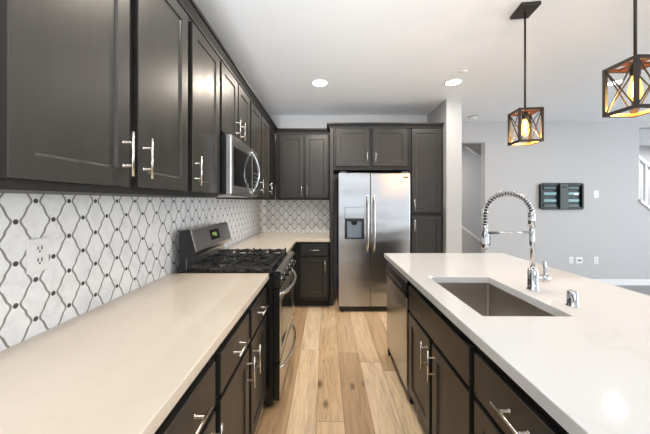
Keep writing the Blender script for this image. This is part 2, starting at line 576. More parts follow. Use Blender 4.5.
struct('trim_4', MB().prism([(k0, zz(k0)), (k1, zz(k1)), (k1, zz(k1) + 0.05), (k0, zz(k0) + 0.05)], 'y', 5.25, 5.39), 'white_paint')
struct('trim_5', MB().prism([(RX, capz(RX)), (RX + 1.75, capz(RX + 1.75)), (RX + 1.75, capz(RX + 1.75) + 0.05), (RX, capz(RX) + 0.05)], 'y', YF - 0.03, YF + 0.15), 'white_paint')
struct('baseboard_far', MB().box(OPR, XR, YF - 0.016, YF, 0, 0.10), 'white_paint', bevel=0.004)
struct('baseboard_stub', MB().box(1.575, 1.791, 3.750, 3.765, 0, 0.10).box(1.775, 1.791, 3.765, YF, 0, 0.10), 'white_paint', bevel=0.004)
# windows behind the camera (they let the daylight in)
for i, (ax, c0, c1, z0, z1) in enumerate((('x', -0.95, 4.55, 0.25, 2.45), ('y', -1.75, 2.95, 0.3, 2.5))):
    m = MB(); w = 0.06
    n = 3
    for k in range(n + 1):
        c = c0 + (c1 - c0 - w) * k / n
        m.box(c, c + w, YR - 0.08, YR - 0.03, z0, z1) if ax == 'x' else m.box(XR + 0.03, XR + 0.08, c, c + w, z0, z1)
    for zc in (z0, z1 - w):
        m.box(c0, c1, YR - 0.08, YR - 0.03, zc, zc + w) if ax == 'x' else m.box(XR + 0.03, XR + 0.08, c0, c1, zc, zc + w)
    struct('window_%d' % (i + 1), m, 'white_paint')

# backsplash tiles
struct('backsplash_side', MB().box(XW, XW + 0.008, 0.0, YB, 0.90, 1.46), 'tile_left',
       'white marble lantern tile backsplash with grey outlines along the long counter wall', 'backsplash')
struct('backsplash_end', MB().box(XW + 0.008, 0.05, YB - 0.008, YB, 0.90, 1.46), 'tile_back',
       'white marble lantern tile backsplash beside the refrigerator', 'backsplash')

# ------------------------------------------------------------------ base cabinets, left run
FL = -0.39                         # drawer faces of the left run
D0, D1 = 0.672, 0.828              # drawer heights
B0, B1 = 0.125, 0.650              # door heights
BT = 0.873
G_BASE = 'dark base cabinets under the long counter'
cabinet('base_cabinet', 'dark base cabinet at the near end of the long counter', G_BASE, 'L', FL, 0.10, 0.58, XW + 0.002, 0, BT,
        [('drawer', 0.13, 0.56, D0, D1, 0.345, 0.75, False), ('door', 0.13, 0.56, B0, B1, 0.52, 0.56, True)])
cabinet('base_cabinet', 'dark single door base cabinet under the long counter, second from its near end', G_BASE, 'L', FL, 0.58, 1.04, XW + 0.002, 0, BT,
        [('drawer', 0.60, 1.018, D0, D1, 0.81, 0.755, False), ('door', 0.60, 1.018, B0, B1, 0.978, 0.557, True)])
cabinet('base_cabinet', 'dark two door base cabinet beside the near side of the gas range', G_BASE, 'L', FL, 1.04, 1.918, XW + 0.002, 0, BT,
        [('drawer', 1.067, 1.459, D0, D1, 1.256, 0.755, False), ('drawer', 1.508, 1.890, D0, D1, 1.69, 0.755, False),
         ('door', 1.067, 1.459, B0, B1, 1.425, 0.548, True), ('door', 1.508, 1.890, B0, B1, 1.545, 0.548, True)])
RG0, RG1 = 1.925, 2.672            # gas range
cabinet('base_cabinet', 'dark base cabinet in the corner beyond the gas range', G_BASE, 'L', FL, RG1 + 0.008, 3.735, XW + 0.002, 0, BT,
        [('drawer', 2.71, 3.20, D0, D1, 2.955, 0.755, False), ('door', 2.71, 3.20, B0, B1, 2.76, 0.548, True)])
FB = 3.745
cabinet('base_cabinet', 'dark base cabinet with one drawer and door left of the refrigerator', 'dark cabinets on the end wall', 'B', FB, FL - 0.018, 0.045, YB - 0.002, 0, BT,
        [('drawer', -0.335, 0.018, 0.690, 0.850, -0.158, 0.765, False), ('door', -0.335, 0.018, 0.150, 0.668, -0.012, 0.555, True)])

# countertops
CT0, CT1 = 0.875, 0.914
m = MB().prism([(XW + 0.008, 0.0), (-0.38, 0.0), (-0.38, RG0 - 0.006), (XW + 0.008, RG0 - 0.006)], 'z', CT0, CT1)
single('countertop', m, 'quartz_warm_lit', 'long quartz countertop painted in warm light running up to the near side of the range', 'countertop', (-0.7, 0.95, CT0), 'countertops painted in warm light', 0.003)
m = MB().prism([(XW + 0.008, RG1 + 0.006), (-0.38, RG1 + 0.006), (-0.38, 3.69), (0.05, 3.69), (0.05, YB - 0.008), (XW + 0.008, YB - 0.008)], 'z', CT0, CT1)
single('countertop', m, 'quartz_warm_lit', 'L-shaped corner countertop painted in warm light between the range and the refrigerator', 'countertop', (-0.6, 3.7, CT0), 'countertops painted in warm light', 0.003)

# ------------------------------------------------------------------ wall cabinets, left run
FU = -0.71
U0, U1 = 1.444, 2.350              # door heights
UB, UT = 1.418, 2.372              # carcass heights
HZ = 1.557
G_UP = 'dark wall cabinets above the backsplash'
cabinet('wall_cabinet', 'largest nearest dark two door wall cabinet above the long counter', G_UP, 'L', FU, 0.600, 1.507, XW + 0.010, UB, UT,
        [('door', 0.643, 1.043, U0, U1, 1.007, HZ, True), ('door', 1.090, 1.482, U0, U1, 1.118, HZ, True)], toe=False)
cabinet('wall_cabinet', 'dark single door wall cabinet on the near side of the microwave', G_UP, 'L', FU, 1.507, 1.942, XW + 0.010, UB, UT,
        [('door', 1.533, 1.925, U0, U1, 1.560, HZ, True)], toe=False)
cabinet('wall_cabinet', 'short dark two door wall cabinet directly above the microwave', G_UP, 'L', FU, 1.942, 2.715, XW + 0.010, 1.858, UT,
        [('door', 1.965, 2.318, 1.872, U1, 2.268, 1.972, True), ('door', 2.345, 2.690, 1.872, U1, 2.395, 1.972, True)], toe=False)
cabinet('wall_cabinet', 'narrow dark wall cabinet just beyond the microwave', G_UP, 'L', FU, 2.715, 3.170, XW + 0.010, UB, UT,
        [('door', 2.742, 3.146, U0, U1, 3.100, HZ, True)], toe=False)
cabinet('wall_cabinet', 'dark corner wall cabinet with a narrow door, second beyond the microwave', G_UP, 'L', FU, 3.170, 4.120, XW + 0.010, UB, UT,
        [('door', 3.196, 3.625, U0, U1, 3.585, HZ, True)], toe=False)
FBU = 4.144
cabinet('wall_cabinet', 'dark two door wall cabinet on the end wall left of the refrigerator', 'dark cabinets on the end wall', 'B', FBU, FU - 0.015, 0.052, YB - 0.010, UB, UT,
        [('door', -0.662, -0.322, U0, U1, -0.350, HZ, True), ('door', -0.298, 0.030, U0, U1, -0.270, HZ, True)], toe=False)


def crown_profile(s):
    return [(0.0, 0.0), (0.010 * s, 0.0), (0.014 * s, 0.016), (0.030 * s, 0.046), (0.042 * s, 0.052), (0.042 * s, 0.070), (0.0, 0.070)]


def sweep_crown(path, prof):
    """path: list of (x, y, nx, ny) with mitred outward offsets"""
    m = MB(); vs = []; n = len(prof)
    for x, y, nx, ny in path:
        for o, h in prof: vs.append((x + nx * o, y + ny * o, UT + 0.001 + h))
    fs = []
    for i in range(len(path) - 1):
        for j in range(n):
            k = (j + 1) % n
            fs.append((i * n + j, i * n + k, (i + 1) * n + k, (i + 1) * n + j))
    fs.append(tuple(range(n))); fs.append(tuple(range(len(vs) - 1, len(vs) - n - 1, -1)))
    return m.add(vs, fs)


pr = crown_profile(1.0)
m = sweep_crown([(FU - 0.021, 0.60, 1, 0), (FU - 0.021, FBU + 0.021, 1, -1), (0.051, FBU + 0.021, 0, -1)], pr)
single('crown_molding', m, 'cabinet_dark', 'dark crown molding along the top of the long row of wall cabinets', 'molding', (FU, 2.4, UT), 'dark crown moldings')

# ------------------------------------------------------------------ refrigerator surround
FF = 3.845
single('side_panel', MB().box(0.055, 0.098, FF + 0.002, YB - 0.01, 0, UT), 'cabinet',
       'tall dark panel standing against the left side of the refrigerator', 'panel', (0.075, 4.15, 0), None, 0.0015)
cabinet('wall_cabinet', 'dark two door cabinet directly above the refrigerator', 'dark cabinets on the end wall', 'B', FF, 0.100, 1.112, YB - 0.010, 1.815, UT,
        [('door', 0.136, 0.580, 1.868, U1 + 0.015, 0.547, 1.985, True), ('door', 0.627, 1.083, 1.868, U1 + 0.015, 0.660, 1.985, True)], toe=False)
cabinet('pantry_cabinet', 'tall dark pantry cabinet right of the refrigerator with two stacked doors', 'dark cabinets on the end wall', 'B', FF, 1.114, 1.568, YB - 0.010, 0, UT,
        [('door', 1.147, 1.541, 1.250, U1 + 0.015, 1.177, 1.352, True), ('door', 1.147, 1.541, 0.125, 1.205, 1.177, 1.075, True)])
fy = FF + 0.021
m = sweep_crown([(0.055, YB - 0.375, -1, 0), (0.055, fy, -1, -1), (1.566, fy, 0, -1)], pr)
single('crown_molding', m, 'cabinet_dark', 'dark crown molding on top of the refrigerator and pantry cabinets', 'molding', (0.8, fy, UT), 'dark crown moldings')

# ------------------------------------------------------------------ refrigerator
FD = 3.62
t = thing('refrigerator', 'stainless side-by-side refrigerator with ice and water dispenser', 'refrigerator', (0.61, 4.0, 0))
FX0, FX1, FS = 0.160, 1.058, 0.556
obj('body', MB().box(FX0 + 0.005, FX1 - 0.005, FD + 0.085, YB - 0.03, 0.02, 1.74), 'grey_dark', t, 0.004)
# left door with a pocket for the dispenser
dx0, dx1 = (344.7 - VX) * FD / FPX, (364.3 - VX) * FD / FPX
dz0, dz1 = H - (239.0 - VY) * FD / FPX, H - (207.0 - VY) * FD / FPX


def door_with_hole(x0, x1, z0, z1, hx0, hx1, hz0, hz1, y0, y1, dep):
    xs = [x0, hx0, hx1, x1]; zs = [z0, hz0, hz1, z1]
    m = MB()
    for i in range(3):
        for j in range(3):
            if i == 1 and j == 1: continue
            m.add([(xs[i], y0, zs[j]), (xs[i + 1], y0, zs[j]), (xs[i + 1], y0, zs[j + 1]), (xs[i], y0, zs[j + 1])], [(0, 1, 2, 3)])
    m.add([(x0, y0, z0), (x1, y0, z0), (x1, y1, z0), (x0, y1, z0), (x0, y0, z1), (x1, y0, z1), (x1, y1, z1), (x0, y1, z1)],
          [(0, 1, 2, 3), (4, 5, 6, 7), (0, 3, 7, 4), (1, 2, 6, 5), (3, 2, 6, 7)])
    m.add([(hx0, y0, hz0), (hx1, y0, hz0), (hx1, dep, hz0), (hx0, dep, hz0), (hx0, y0, hz1), (hx1, y0, hz1), (hx1, dep, hz1), (hx0, dep, hz1)],
          [(0, 1, 2, 3), (4, 5, 6, 7), (0, 3, 7, 4), (1, 2, 6, 5), (3, 2, 6, 7)])
    return m


ld = obj('door', door_with_hole(FX0, FS - 0.003, 0.075, 1.752, dx0, dx1, dz0, dz1, FD, FD + 0.08, FD + 0.072), 'steel', t)
rd = obj('door', MB().box(FS + 0.003, FX1, FD, FD + 0.08, 0.075, 1.752), 'steel', t, 0.006)
obj('grille', MB().box(FX0 + 0.01, FX1 - 0.01, FD + 0.02, FD + 0.08, 0.012, 0.070).box(FX0 + 0.02, FX1 - 0.02, FD + 0.015, FD + 0.03, 0.03, 0.036)
    .box(FX0 + 0.02, FX1 - 0.02, FD + 0.015, FD + 0.03, 0.048, 0.054), 'black', t, 0.002)
for fx in (FX0 + 0.05, FX1 - 0.05):
    obj('foot', MB().lathe((fx, FD + 0.05, 0), [(0.02, 0), (0.02, 0.01), (0.012, 0.014)], 12), 'black', t)
for door, hx in ((ld, (367.4 - VX) * FD / FPX), (rd, (374.0 - VX) * FD / FPX)):
    z1, z0 = H - (196 - VY) * FD / FPX, H - (251 - VY) * FD / FPX
    m = MB(); path = []
    for i in range(17):
        s = i / 16; bow = 0.055 * min(1, math.sin(math.pi * s) * 2.2)
        path.append((hx, FD - 0.004 - bow, z0 + (z1 - z0) * s))
    m.tube(path, 0.011, 12)
    for zc in (z0, z1): m.tube([(hx, FD + 0.003, zc), (hx, FD - 0.016, zc)], 0.015, 12)
    obj('handle', m, 'nickel', door)
# dispenser: pale control panel above a dark-sided cavity with two paddles
dm = dz1 - (dz1 - dz0) * 0.36
dp = obj('dispenser', MB().box(dx0 + 0.002, dx1 - 0.002, FD - 0.004, FD + 0.068, dm, dz1 - 0.002), 'steel', ld, 0.004, label='pale dispenser control panel')
obj('dispenser_cavity', MB().box(dx0 + 0.002, dx0 + 0.03, FD + 0.002, FD + 0.066, dz0 + 0.002, dm).box(dx1 - 0.03, dx1 - 0.002, FD + 0.002, FD + 0.066, dz0 + 0.002, dm)
    .box(dx0 + 0.03, dx1 - 0.03, FD + 0.002, FD + 0.05, dm - 0.035, dm)
    .box(dx0 + 0.002, dx1 - 0.002, FD - 0.008, FD + 0.06, dz0 + 0.002, dz0 + 0.014), 'black', ld, label='dark dispenser cavity')
obj('dispenser_back', MB().box(dx0 + 0.03, dx1 - 0.03, FD + 0.058, FD + 0.066, dz0 + 0.014, dm - 0.03), 'dispenser_blue', ld, label='bluish back of the dispenser cavity')
cx = (dx0 + dx1) / 2
obj('paddle', MB().prism([(cx - 0.045, dm - 0.035), (cx + 0.045, dm - 0.035), (cx + 0.025, dm - 0.085), (cx - 0.025, dm - 0.085)], 'y', FD + 0.03, FD + 0.05), 'slot', ld, 0.004)
obj('badge', MB().box(FX1 - 0.090, FX1 - 0.025, FD - 0.002, FD + 0.004, 1.690, 1.706), 'slot', rd, label='small dark badge strip')
for hx in (FX0 + 0.06, FX1 - 0.06):
    obj('hinge', MB().box(hx - 0.04, hx + 0.04, FD + 0.02, FD + 0.14, 1.754, 1.772), 'grey_dark', t, 0.004)

# ------------------------------------------------------------------ gas range
t = thing('gas_range', 'stainless gas range with black iron grates set between the wall counters', 'range', (-0.66, (RG0 + RG1) / 2, 0))
RF = -0.310
obj('body', MB().box(-1.030, RF - 0.045, RG0, RG1, 0.03, 0.895), 'black', t, 0.003)
for fy_ in (RG0 + 0.05, RG1 - 0.05):
    for fx_ in (RF - 0.09, -0.95):
        obj('foot', MB().lathe((fx_, fy_, 0), [(0.018, 0), (0.018, 0.012), (0.010, 0.014), (0.010, 0.03)], 12), 'black', t)
# oven door
od = obj('oven_door', MB().box(RF - 0.043, RF, RG0 + 0.006, RG1 - 0.006, 0.315, 0.800), 'black', t, 0.004)
obj('door_face', MB().box(RF - 0.006, RF + 0.001, RG0 + 0.008, RG1 - 0.008, 0.318, 0.797), 'steel_h', od, 0.002, label='stainless door face')
obj('window', MB().box(RF - 0.004, RF + 0.0025, RG0 + 0.075, RG1 - 0.075, 0.38, 0.70), 'black_glass', od, 0.003)


def bow_handle(parent, z, y0, y1, x, bow, r, mat='nickel', ry=0.0):
    m = MB(); path = []
    for i in range(25):
        s = i / 24
        path.append((x + bow * math.sin(math.pi * s) ** 0.75 + 0.004, y0 + (y1 - y0) * s, z + ry * math.sin(math.pi * s)))
    m.tube(path, r, 12)
    for y in (y0, y1): m.tube([(x - 0.003, y, z), (x + 0.008, y, z)], r * 1.35, 12)
    return obj('handle', m, mat, parent)


bow_handle(od, 0.758, RG0 + 0.045, RG1 - 0.035, RF, 0.055, 0.013)
dr = obj('drawer', MB().box(RF - 0.043, RF, RG0 + 0.006, RG1 - 0.006, 0.055, 0.307), 'black', t, 0.004)
obj('drawer_face', MB().box(RF - 0.006, RF + 0.001, RG0 + 0.008, RG1 - 0.008, 0.058, 0.304), 'steel_h', dr, 0.002, label='stainless drawer face')
bow_handle(dr, 0.257, RG0 + 0.045, RG1 - 0.035, RF, 0.050, 0.011)
# control panel with knobs: sloped front
m = MB().prism([(RF - 0.045, 0.808), (RF + 0.004, 0.808), (RF - 0.002, 0.905), (RF - 0.045, 0.905)], 'y', RG0 + 0.003, RG1 - 0.003)
cp = obj('control_panel', m, 'black', t, 0.004)
for i in range(5):
    yc = RG0 + 0.09 + i * (RG1 - RG0 - 0.18) / 4
    k = obj('knob', MB().lathe((RF - 0.002, yc, 0.853), [(0.024, 0), (0.024, 0.006), (0.019, 0.009), (0.017, 0.034), (0.013, 0.037), (0.0, 0.037)], 18, 'x'), 'black', t)
    obj('knob_ring', MB().lathe((RF - 0.002, yc, 0.853), [(0.0255, 0.001), (0.0255, 0.005), (0.0242, 0.0062)], 18, 'x'), 'nickel', k)
    obj('pointer', MB().box(RF + 0.033, RF + 0.037, yc - 0.003, yc + 0.003, 0.843, 0.870), 'nickel', k)
# cooktop
CZ = 0.906
m = MB().prism([(-0.985, CZ), (RF - 0.03, CZ), (RF + 0.006, CZ), (RF + 0.012, CZ + 0.008), (RF + 0.006, CZ + 0.018), (RF - 0.03, CZ + 0.020), (RF - 0.04, CZ + 0.012), (-0.985, CZ + 0.012)], 'y', RG0 + 0.001, RG1 - 0.001)
obj('cooktop', m, 'black', t, 0.002)
obj('front_rim', MB().prism([(RF - 0.025, CZ + 0.020), (RF + 0.004, CZ + 0.019), (RF + 0.013, CZ + 0.009), (RF + 0.008, CZ - 0.002), (RF + 0.018, CZ + 0.006), (RF + 0.012, CZ + 0.022), (RF - 0.025, CZ + 0.025)], 'y', RG0 + 0.001, RG1 - 0.001), 'nickel', t, label='brushed metal front rim')
burn = [(-0.50, RG0 + 0.17), (-0.50, RG1 - 0.17), (-0.80, RG0 + 0.17), (-0.80, RG1 - 0.17), (-0.65, (RG0 + RG1) / 2)]
for bx, by in burn:
    b = obj('burner', MB().lathe((bx, by, CZ + 0.010), [(0.052, 0), (0.050, 0.010), (0.036, 0.014), (0.0, 0.014)], 20), 'nickel', t)
    obj('burner_cap', MB().lathe((bx, by, CZ + 0.024), [(0.036, 0), (0.038, 0.003), (0.034, 0.010), (0.0, 0.011)], 20), 'iron', b)
gw = (RG1 - RG0 - 0.04) / 3
for i in range(3):
    y0 = RG0 + 0.02 + i * gw + 0.003; y1 = y0 + gw - 0.006
    x0, x1 = -0.955, RF - 0.062
    zt = CZ + 0.052
    m = MB(); w = 0.011
    for a_, b_ in (((x0, y0), (x1, y0)), ((x1, y0), (x1, y1)), ((x1, y1), (x0, y1)), ((x0, y1), (x0, y0))):
        m.bar((*a_, zt - 0.012), (*b_, zt - 0.012), w, 0.014)
    ym = (y0 + y1) / 2; xm = (x0 + x1) / 2
    m.bar((xm, y0, zt - 0.010), (xm, y1, zt - 0.010), w, 0.014)
    for xc in ((x0 + xm) / 2, (x1 + xm) / 2):
        for dx, dy in ((1, 0), (-1, 0), (0, 1), (0, -1), (.7, .7), (-.7, .7), (.7, -.7), (-.7, -.7)):
            rr = 0.030
            ex = max(x0, min(x1, xc + dx * 0.135)); ey = max(y0, min(y1, ym + dy * 0.119 * (1.4 if dx else 1)))
            m.bar((xc + dx * rr, ym + dy * rr, zt - 0.004), (ex, ey, zt - 0.004), 0.009, 0.014)
    for cx_, cy_ in ((x0, y0), (x1, y0), (x0, y1), (x1, y1), (xm, y0), (xm, y1)):
        m.box(cx_ - 0.008, cx_ + 0.008, cy_ - 0.008, cy_ + 0.008, CZ + 0.011, zt - 0.006)
        m.box(cx_ - 0.006, cx_ + 0.006, cy_ - 0.006, cy_ + 0.006, zt - 0.006, zt + 0.010)
    obj('grate', m, 'iron', t)
# backguard with sloped face and dark end caps
bgp = [(-0.985, 0.918), (-0.985, 1.195), (-0.925, 1.205), (-0.912, 1.198), (-0.874, 1.056), (-0.876, 1.043), (-0.903, 1.018), (-0.940, 1.012), (-0.940, 0.918)]
bg = obj('backguard', MB().prism(bgp, 'y', RG0 + 0.014, RG1 - 0.024), 'steel_h', t, 0.003)
for ya in (RG0 + 0.004, RG1 - 0.023):
    obj('end_cap', MB().prism(bgp, 'y', ya, ya + 0.009), 'black', bg, 0.002, label='black end cap')
m = MB()
fa, fb = Vector((-0.912, 1.198)), Vector((-0.874, 1.056))
nrm = Vector((fb.y - fa.y, -(fb.x - fa.x))).normalized() * -1
def onface(s, o): q = fa + (fb - fa) * s + nrm * o; return (q.x, q.y)
m.prism([onface(0.20, -0.001), onface(0.20, 0.002), onface(0.74, 0.002), onface(0.74, -0.001)], 'y', 2.23, 2.41)
dsp = obj('display', m, 'black_glass', bg)
for y, ds in ((2.268, 0.16), (2.312, 0.22)):
    obj('lit_segment', MB().prism([onface(0.36, 0.002), onface(0.36, 0.0028), onface(0.36 + ds, 0.0028), onface(0.36 + ds, 0.002)], 'y', y, y + 0.034), 'led_green', dsp, label='small green lit patch of the display')

# ------------------------------------------------------------------ microwave
t = thing('microwave', 'stainless over-the-range microwave with a bowed handle above the gas range', 'microwave', (-0.85, 2.33, 1.43))
MX, M0, M1, MZ0, MZ1 = -0.640, 1.948, 2.709, 1.432, 1.852
obj('body', MB().box(XW + 0.012, MX - 0.040, M0, M1, MZ0 + 0.008, MZ1), 'black', t, 0.003)
MD = 2.505
md = obj('door', MB().prism([(MX - 0.038, M0), (MX - 0.006, M0), (MX, M0 + 0.014), (MX, MD), (MX - 0.038, MD)], 'z', MZ0 + 0.012, MZ1 - 0.004), 'steel_h', t, 0.003)
obj('window', MB().box(MX - 0.004, MX + 0.002, M0 + 0.045, MD - 0.035, MZ0 + 0.070, MZ1 - 0.075), 'black_glass', md, 0.002)
m = MB(); path = []
for i in range(25):
    s = i / 24
    path.append((MX + 0.004 + 0.058 * math.sin(math.pi * s) ** 0.8, MD - 0.022, MZ0 + 0.035 + (MZ1 - MZ0 - 0.075) * s))
m.tube(path, 0.0095, 12)
for zc in (MZ0 + 0.035, MZ1 - 0.040): m.tube([(MX - 0.002, MD - 0.022, zc), (MX + 0.010, MD - 0.022, zc)], 0.014, 12)
obj('handle', m, 'chrome', md)
mc = obj('control_panel', MB().box(MX - 0.038, MX, MD + 0.002, M1, MZ0 + 0.012, MZ1 - 0.004), 'steel_h', t, 0.003)
m = MB().box(MX - 0.002, MX + 0.002, MD + 0.012, M1 - 0.020, MZ0 + 0.070, MZ1 - 0.075)
obj('keypad', m, 'black_glass', mc, 0.001)
for r in range(4):
    for c in range(3):
        y = MD + 0.040 + c * 0.042; z = MZ0 + 0.095 + r * 0.036
        obj('key', MB().box(MX + 0.0015, MX + 0.003, y, y + 0.024, z, z + 0.014), 'grey_dark', mc)
m = MB().box(XW + 0.05, MX - 0.008, M0 + 0.02, M1 - 0.02, MZ0 - 0.001, MZ0 + 0.009)
for i in range(12):
    y = M0 + 0.10 + i * 0.05
    m.box(XW + 0.10, XW + 0.20, y, y + 0.03, MZ0 - 0.003, MZ0 - 0.001)
obj('underside', m, 'steel_h', t, label='pale metal underside')

# ------------------------------------------------------------------ island
FI = 0.552
IB = 1.17
G_ISL = 'dark base cabinets of the island'
cabinet('base_cabinet', 'dark island base cabinet at the near end of the island', G_ISL, 'I', FI, 0.02, 0.545, IB, 0, BT,
        [('drawer', 0.05, 0.520, D0, D1, 0.285, 0.758, False), ('door', 0.05, 0.520, B0, B1, 0.48, 0.557, True)])
cabinet('base_cabinet', 'dark island base cabinet with a wide drawer next to the sink cabinet', G_ISL, 'I', FI, 0.545, 1.090, IB, 0, BT,
        [('drawer', 0.570, 1.074, D0, D1, 0.823, 0.762, False), ('door', 0.570, 1.074, B0, B1, 0.61, 0.557, True)])
def sink_body(m):
    f = FI + 0.021
    m.prism([(f, 0.10), (IB, 0.10), (IB, 0.60), (f + 0.03, 0.60), (f + 0.03, BT), (f, BT)], 'y', 1.0908, 1.9492)
cabinet('base_cabinet', 'dark two door sink base cabinet in the island beside the dishwasher', G_ISL, 'I', FI, 1.090, 1.950, IB, 0, BT,
        [('panel', 1.112, 1.925, D0, D1, None, 0, False), ('door', 1.112, 1.500, B0, B1, 1.462, 0.557, True),
         ('door', 1.540, 1.925, B0, B1, 1.568, 0.557, True)], body_poly=sink_body)
single('end_panel', MB().box(FI + 0.01, 1.23, 2.600, 2.630, 0, BT), 'cabinet', 'dark end panel of the island beyond the dishwasher', 'panel', (0.9, 2.615, 0), None, 0.002)
single('back_panel', MB().box(1.172, 1.230, 0.02, 2.598, 0, BT), 'cabinet', 'dark panel along the seating side of the island', 'panel', (1.2, 1.3, 0), None, 0.002)

# dishwasher
t = thing('dishwasher', 'stainless dishwasher with a dark control strip at the end of the island', 'dishwasher', (0.85, 2.28, 0))
Y0, Y1 = 1.956, 2.594
obj('body', MB().box(FI + 0.035, IB - 0.01, Y0, Y1, 0.09, 0.865), 'grey_dark', t)
obj('kick_plate', MB().box(FI + 0.06, FI + 0.08, Y0 + 0.01, Y1 - 0.01, 0.012, 0.10), 'black', t)
for y in (Y0 + 0.04, Y1 - 0.03):
    obj('foot', MB().lathe((FI + 0.045, y, 0), [(0.018, 0), (0.018, 0.012), (0.010, 0.016), (0.010, 0.092)], 12), 'black', t)
obj('door', MB().box(FI - 0.006, FI + 0.033, Y0 + 0.003, Y1 - 0.003, 0.105, 0.735), 'steel', t, 0.006)
cs = obj('control_strip', MB().prism([(FI + 0.033, 0.738), (FI - 0.008, 0.738), (FI - 0.014, 0.748), (FI - 0.004, 0.835), (FI + 0.008, 0.858), (FI + 0.033, 0.858)], 'y', Y0 + 0.003, Y1 - 0.003), 'black', t, 0.003, label='dark control strip')
for i in range(9):
    y = Y0 + 0.12 + i * 0.045
    obj('button', MB().box(FI - 0.0125, FI - 0.004, y, y + 0.022, 0.775, 0.787), 'nickel', cs)

# island countertop with the sink cut-out
IX0, IX1, IY0, IY1 = 0.540, 1.640, 0.0, 2.677
SX0, SX1, SY0, SY1 = 0.652, 1.030, 1.200, 1.826


def ring_slab(x0, x1, y0, y1, hx0, hx1, hy0, hy1, z0, z1):
    o = [(x0, y0), (x1, y0), (x1, y1), (x0, y1)]; h = [(hx0, hy0), (hx1, hy0), (hx1, hy1), (hx0, hy1)]
    v = [(*p, z0) for p in o] + [(*p, z0) for p in h] + [(*p, z1) for p in o] + [(*p, z1) for p in h]
    f = []
    for i in range(4):
        j = (i + 1) % 4
        f += [(i, j, 4 + j, 4 + i), (8 + i, 8 + j, 12 + j, 12 + i), (i, j, 8 + j, 8 + i), (4 + i, 4 + j, 12 + j, 12 + i)]
    return MB().add(v, f)


single('island_countertop', ring_slab(IX0, IX1, IY0, IY1, SX0, SX1, SY0, SY1, CT0, CT1), 'quartz',
       'white quartz island countertop with a rectangular sink cut-out', 'countertop', (1.09, 1.34, CT0), None, 0.003)

# sink: one undermount bowl
t = thing('kitchen_sink', 'rectangular stainless undermount sink set into the white island', 'sink', (0.84, 1.51, 0.64))
b0 = 0.648
m = MB()
e = 0.006; rim = 0.018
def lay(x0, x1, y0, y1, z, r, n=5):
    pts = []
    for cx_, cy_, a0 in ((x1 - r, y1 - r, 0), (x0 + r, y1 - r, 90), (x0 + r, y0 + r, 180), (x1 - r, y0 + r, 270)):
        for i in range(n + 1):
            a_ = math.radians(a0 + 90 * i / n)
            pts.append((cx_ + r * math.cos(a_), cy_ + r * math.sin(a_), z))
    return pts
layers = [lay(SX0 - rim, SX1 + rim, SY0 - rim, SY1 + rim, CT0 - 0.001, 0.02),
          lay(SX0 - e, SX1 + e, SY0 - e, SY1 + e, CT0 - 0.001, 0.014),
          lay(SX0 - e, SX1 + e, SY0 - e, SY1 + e, b0 + 0.014, 0.014),
          lay(SX0, SX1, SY0, SY1, b0 + 0.004, 0.012),
          lay(SX0 + 0.010, SX1 - 0.010, SY0 + 0.010, SY1 - 0.010, b0, 0.010),
          lay(0.80, 0.88, 1.47, 1.55, b0 - 0.002, 0.0399)]
n = len(layers[0]); vs = [p for L in layers for p in L]; fs = []
for k in range(len(layers) - 1):
    for i in range(n):
        j = (i + 1) % n
        fs.append((k * n + i, k * n + j, (k + 1) * n + j, (k + 1) * n + i))
m.add(vs, fs)
ob = obj('bowl', m, 'sink', t)
sd = ob.modifiers.new('sheet', 'SOLIDIFY'); sd.thickness = 0.0012; sd.offset = 0
obj('drain', MB().lathe((0.84, 1.51, b0 - 0.012), [(0.042, 0), (0.042, 0.013), (0.036, 0.015), (0.030, 0.010), (0.0, 0.010)], 24), 'chrome', t)

# spring faucet
FXc, FYc = 1.118, 1.557
t = thing('kitchen_faucet', 'tall chrome spring coil faucet with pull-down sprayer behind the sink', 'faucet', (FXc, FYc, CT1))
obj('base', MB().lathe((FXc, FYc, CT1), [(0.030, 0), (0.030, 0.006), (0.025, 0.010), (0.0245, 0.105), (0.022, 0.112), (0.012, 0.116)], 24), 'chrome', t)
post = obj('post', MB().tube([(FXc, FYc, CT1 + 0.110), (FXc - 0.004, FYc, 1.18), (FXc - 0.008, FYc, 1.335)], [0.0125, 0.0125, 0.0125], 16)
           .lathe((FXc - 0.007, FYc, 1.245), [(0.0125, 0), (0.0165, 0.003), (0.0165, 0.085), (0.0125, 0.092)], 18), 'chrome', t)
vb = obj('valve', MB().tube([(FXc + 0.015, FYc, CT1 + 0.062), (FXc + 0.078, FYc, CT1 + 0.062)], 0.017, 18)
         .tube([(FXc + 0.048, FYc, CT1 + 0.062), (FXc + 0.082, FYc, CT1 + 0.062)], 0.021, 18), 'chrome', t)
obj('lever', MB().tube([(FXc + 0.066, FYc, CT1 + 0.078), (FXc + 0.066, FYc, CT1 + 0.100), (FXc + 0.064, FYc, CT1 + 0.148), (FXc + 0.063, FYc, CT1 + 0.156)], [0.007, 0.008, 0.009, 0.006], 12), 'chrome', vb)
xr_, xl_ = FXc - 0.008, 0.860
R_ = (xr_ - xl_) / 2; cx_ = (xr_ + xl_) / 2; zc_ = 1.318
arc = []
for i in range(6): arc.append(Vector((xr_, FYc, 1.300 + (zc_ - 1.300) * i / 6)))
for i in range(41):
    a_ = math.pi * i / 40
    arc.append(Vector((cx_ + R_ * math.cos(a_), FYc, zc_ + R_ * 0.93 * math.sin(a_))))
for i in range(1, 9): arc.append(Vector((xl_, FYc, zc_ - 0.050 * i / 8)))
obj('hose', MB().tube(arc, 0.0075, 10), 'slot', t, label='dark hose inside the coil')
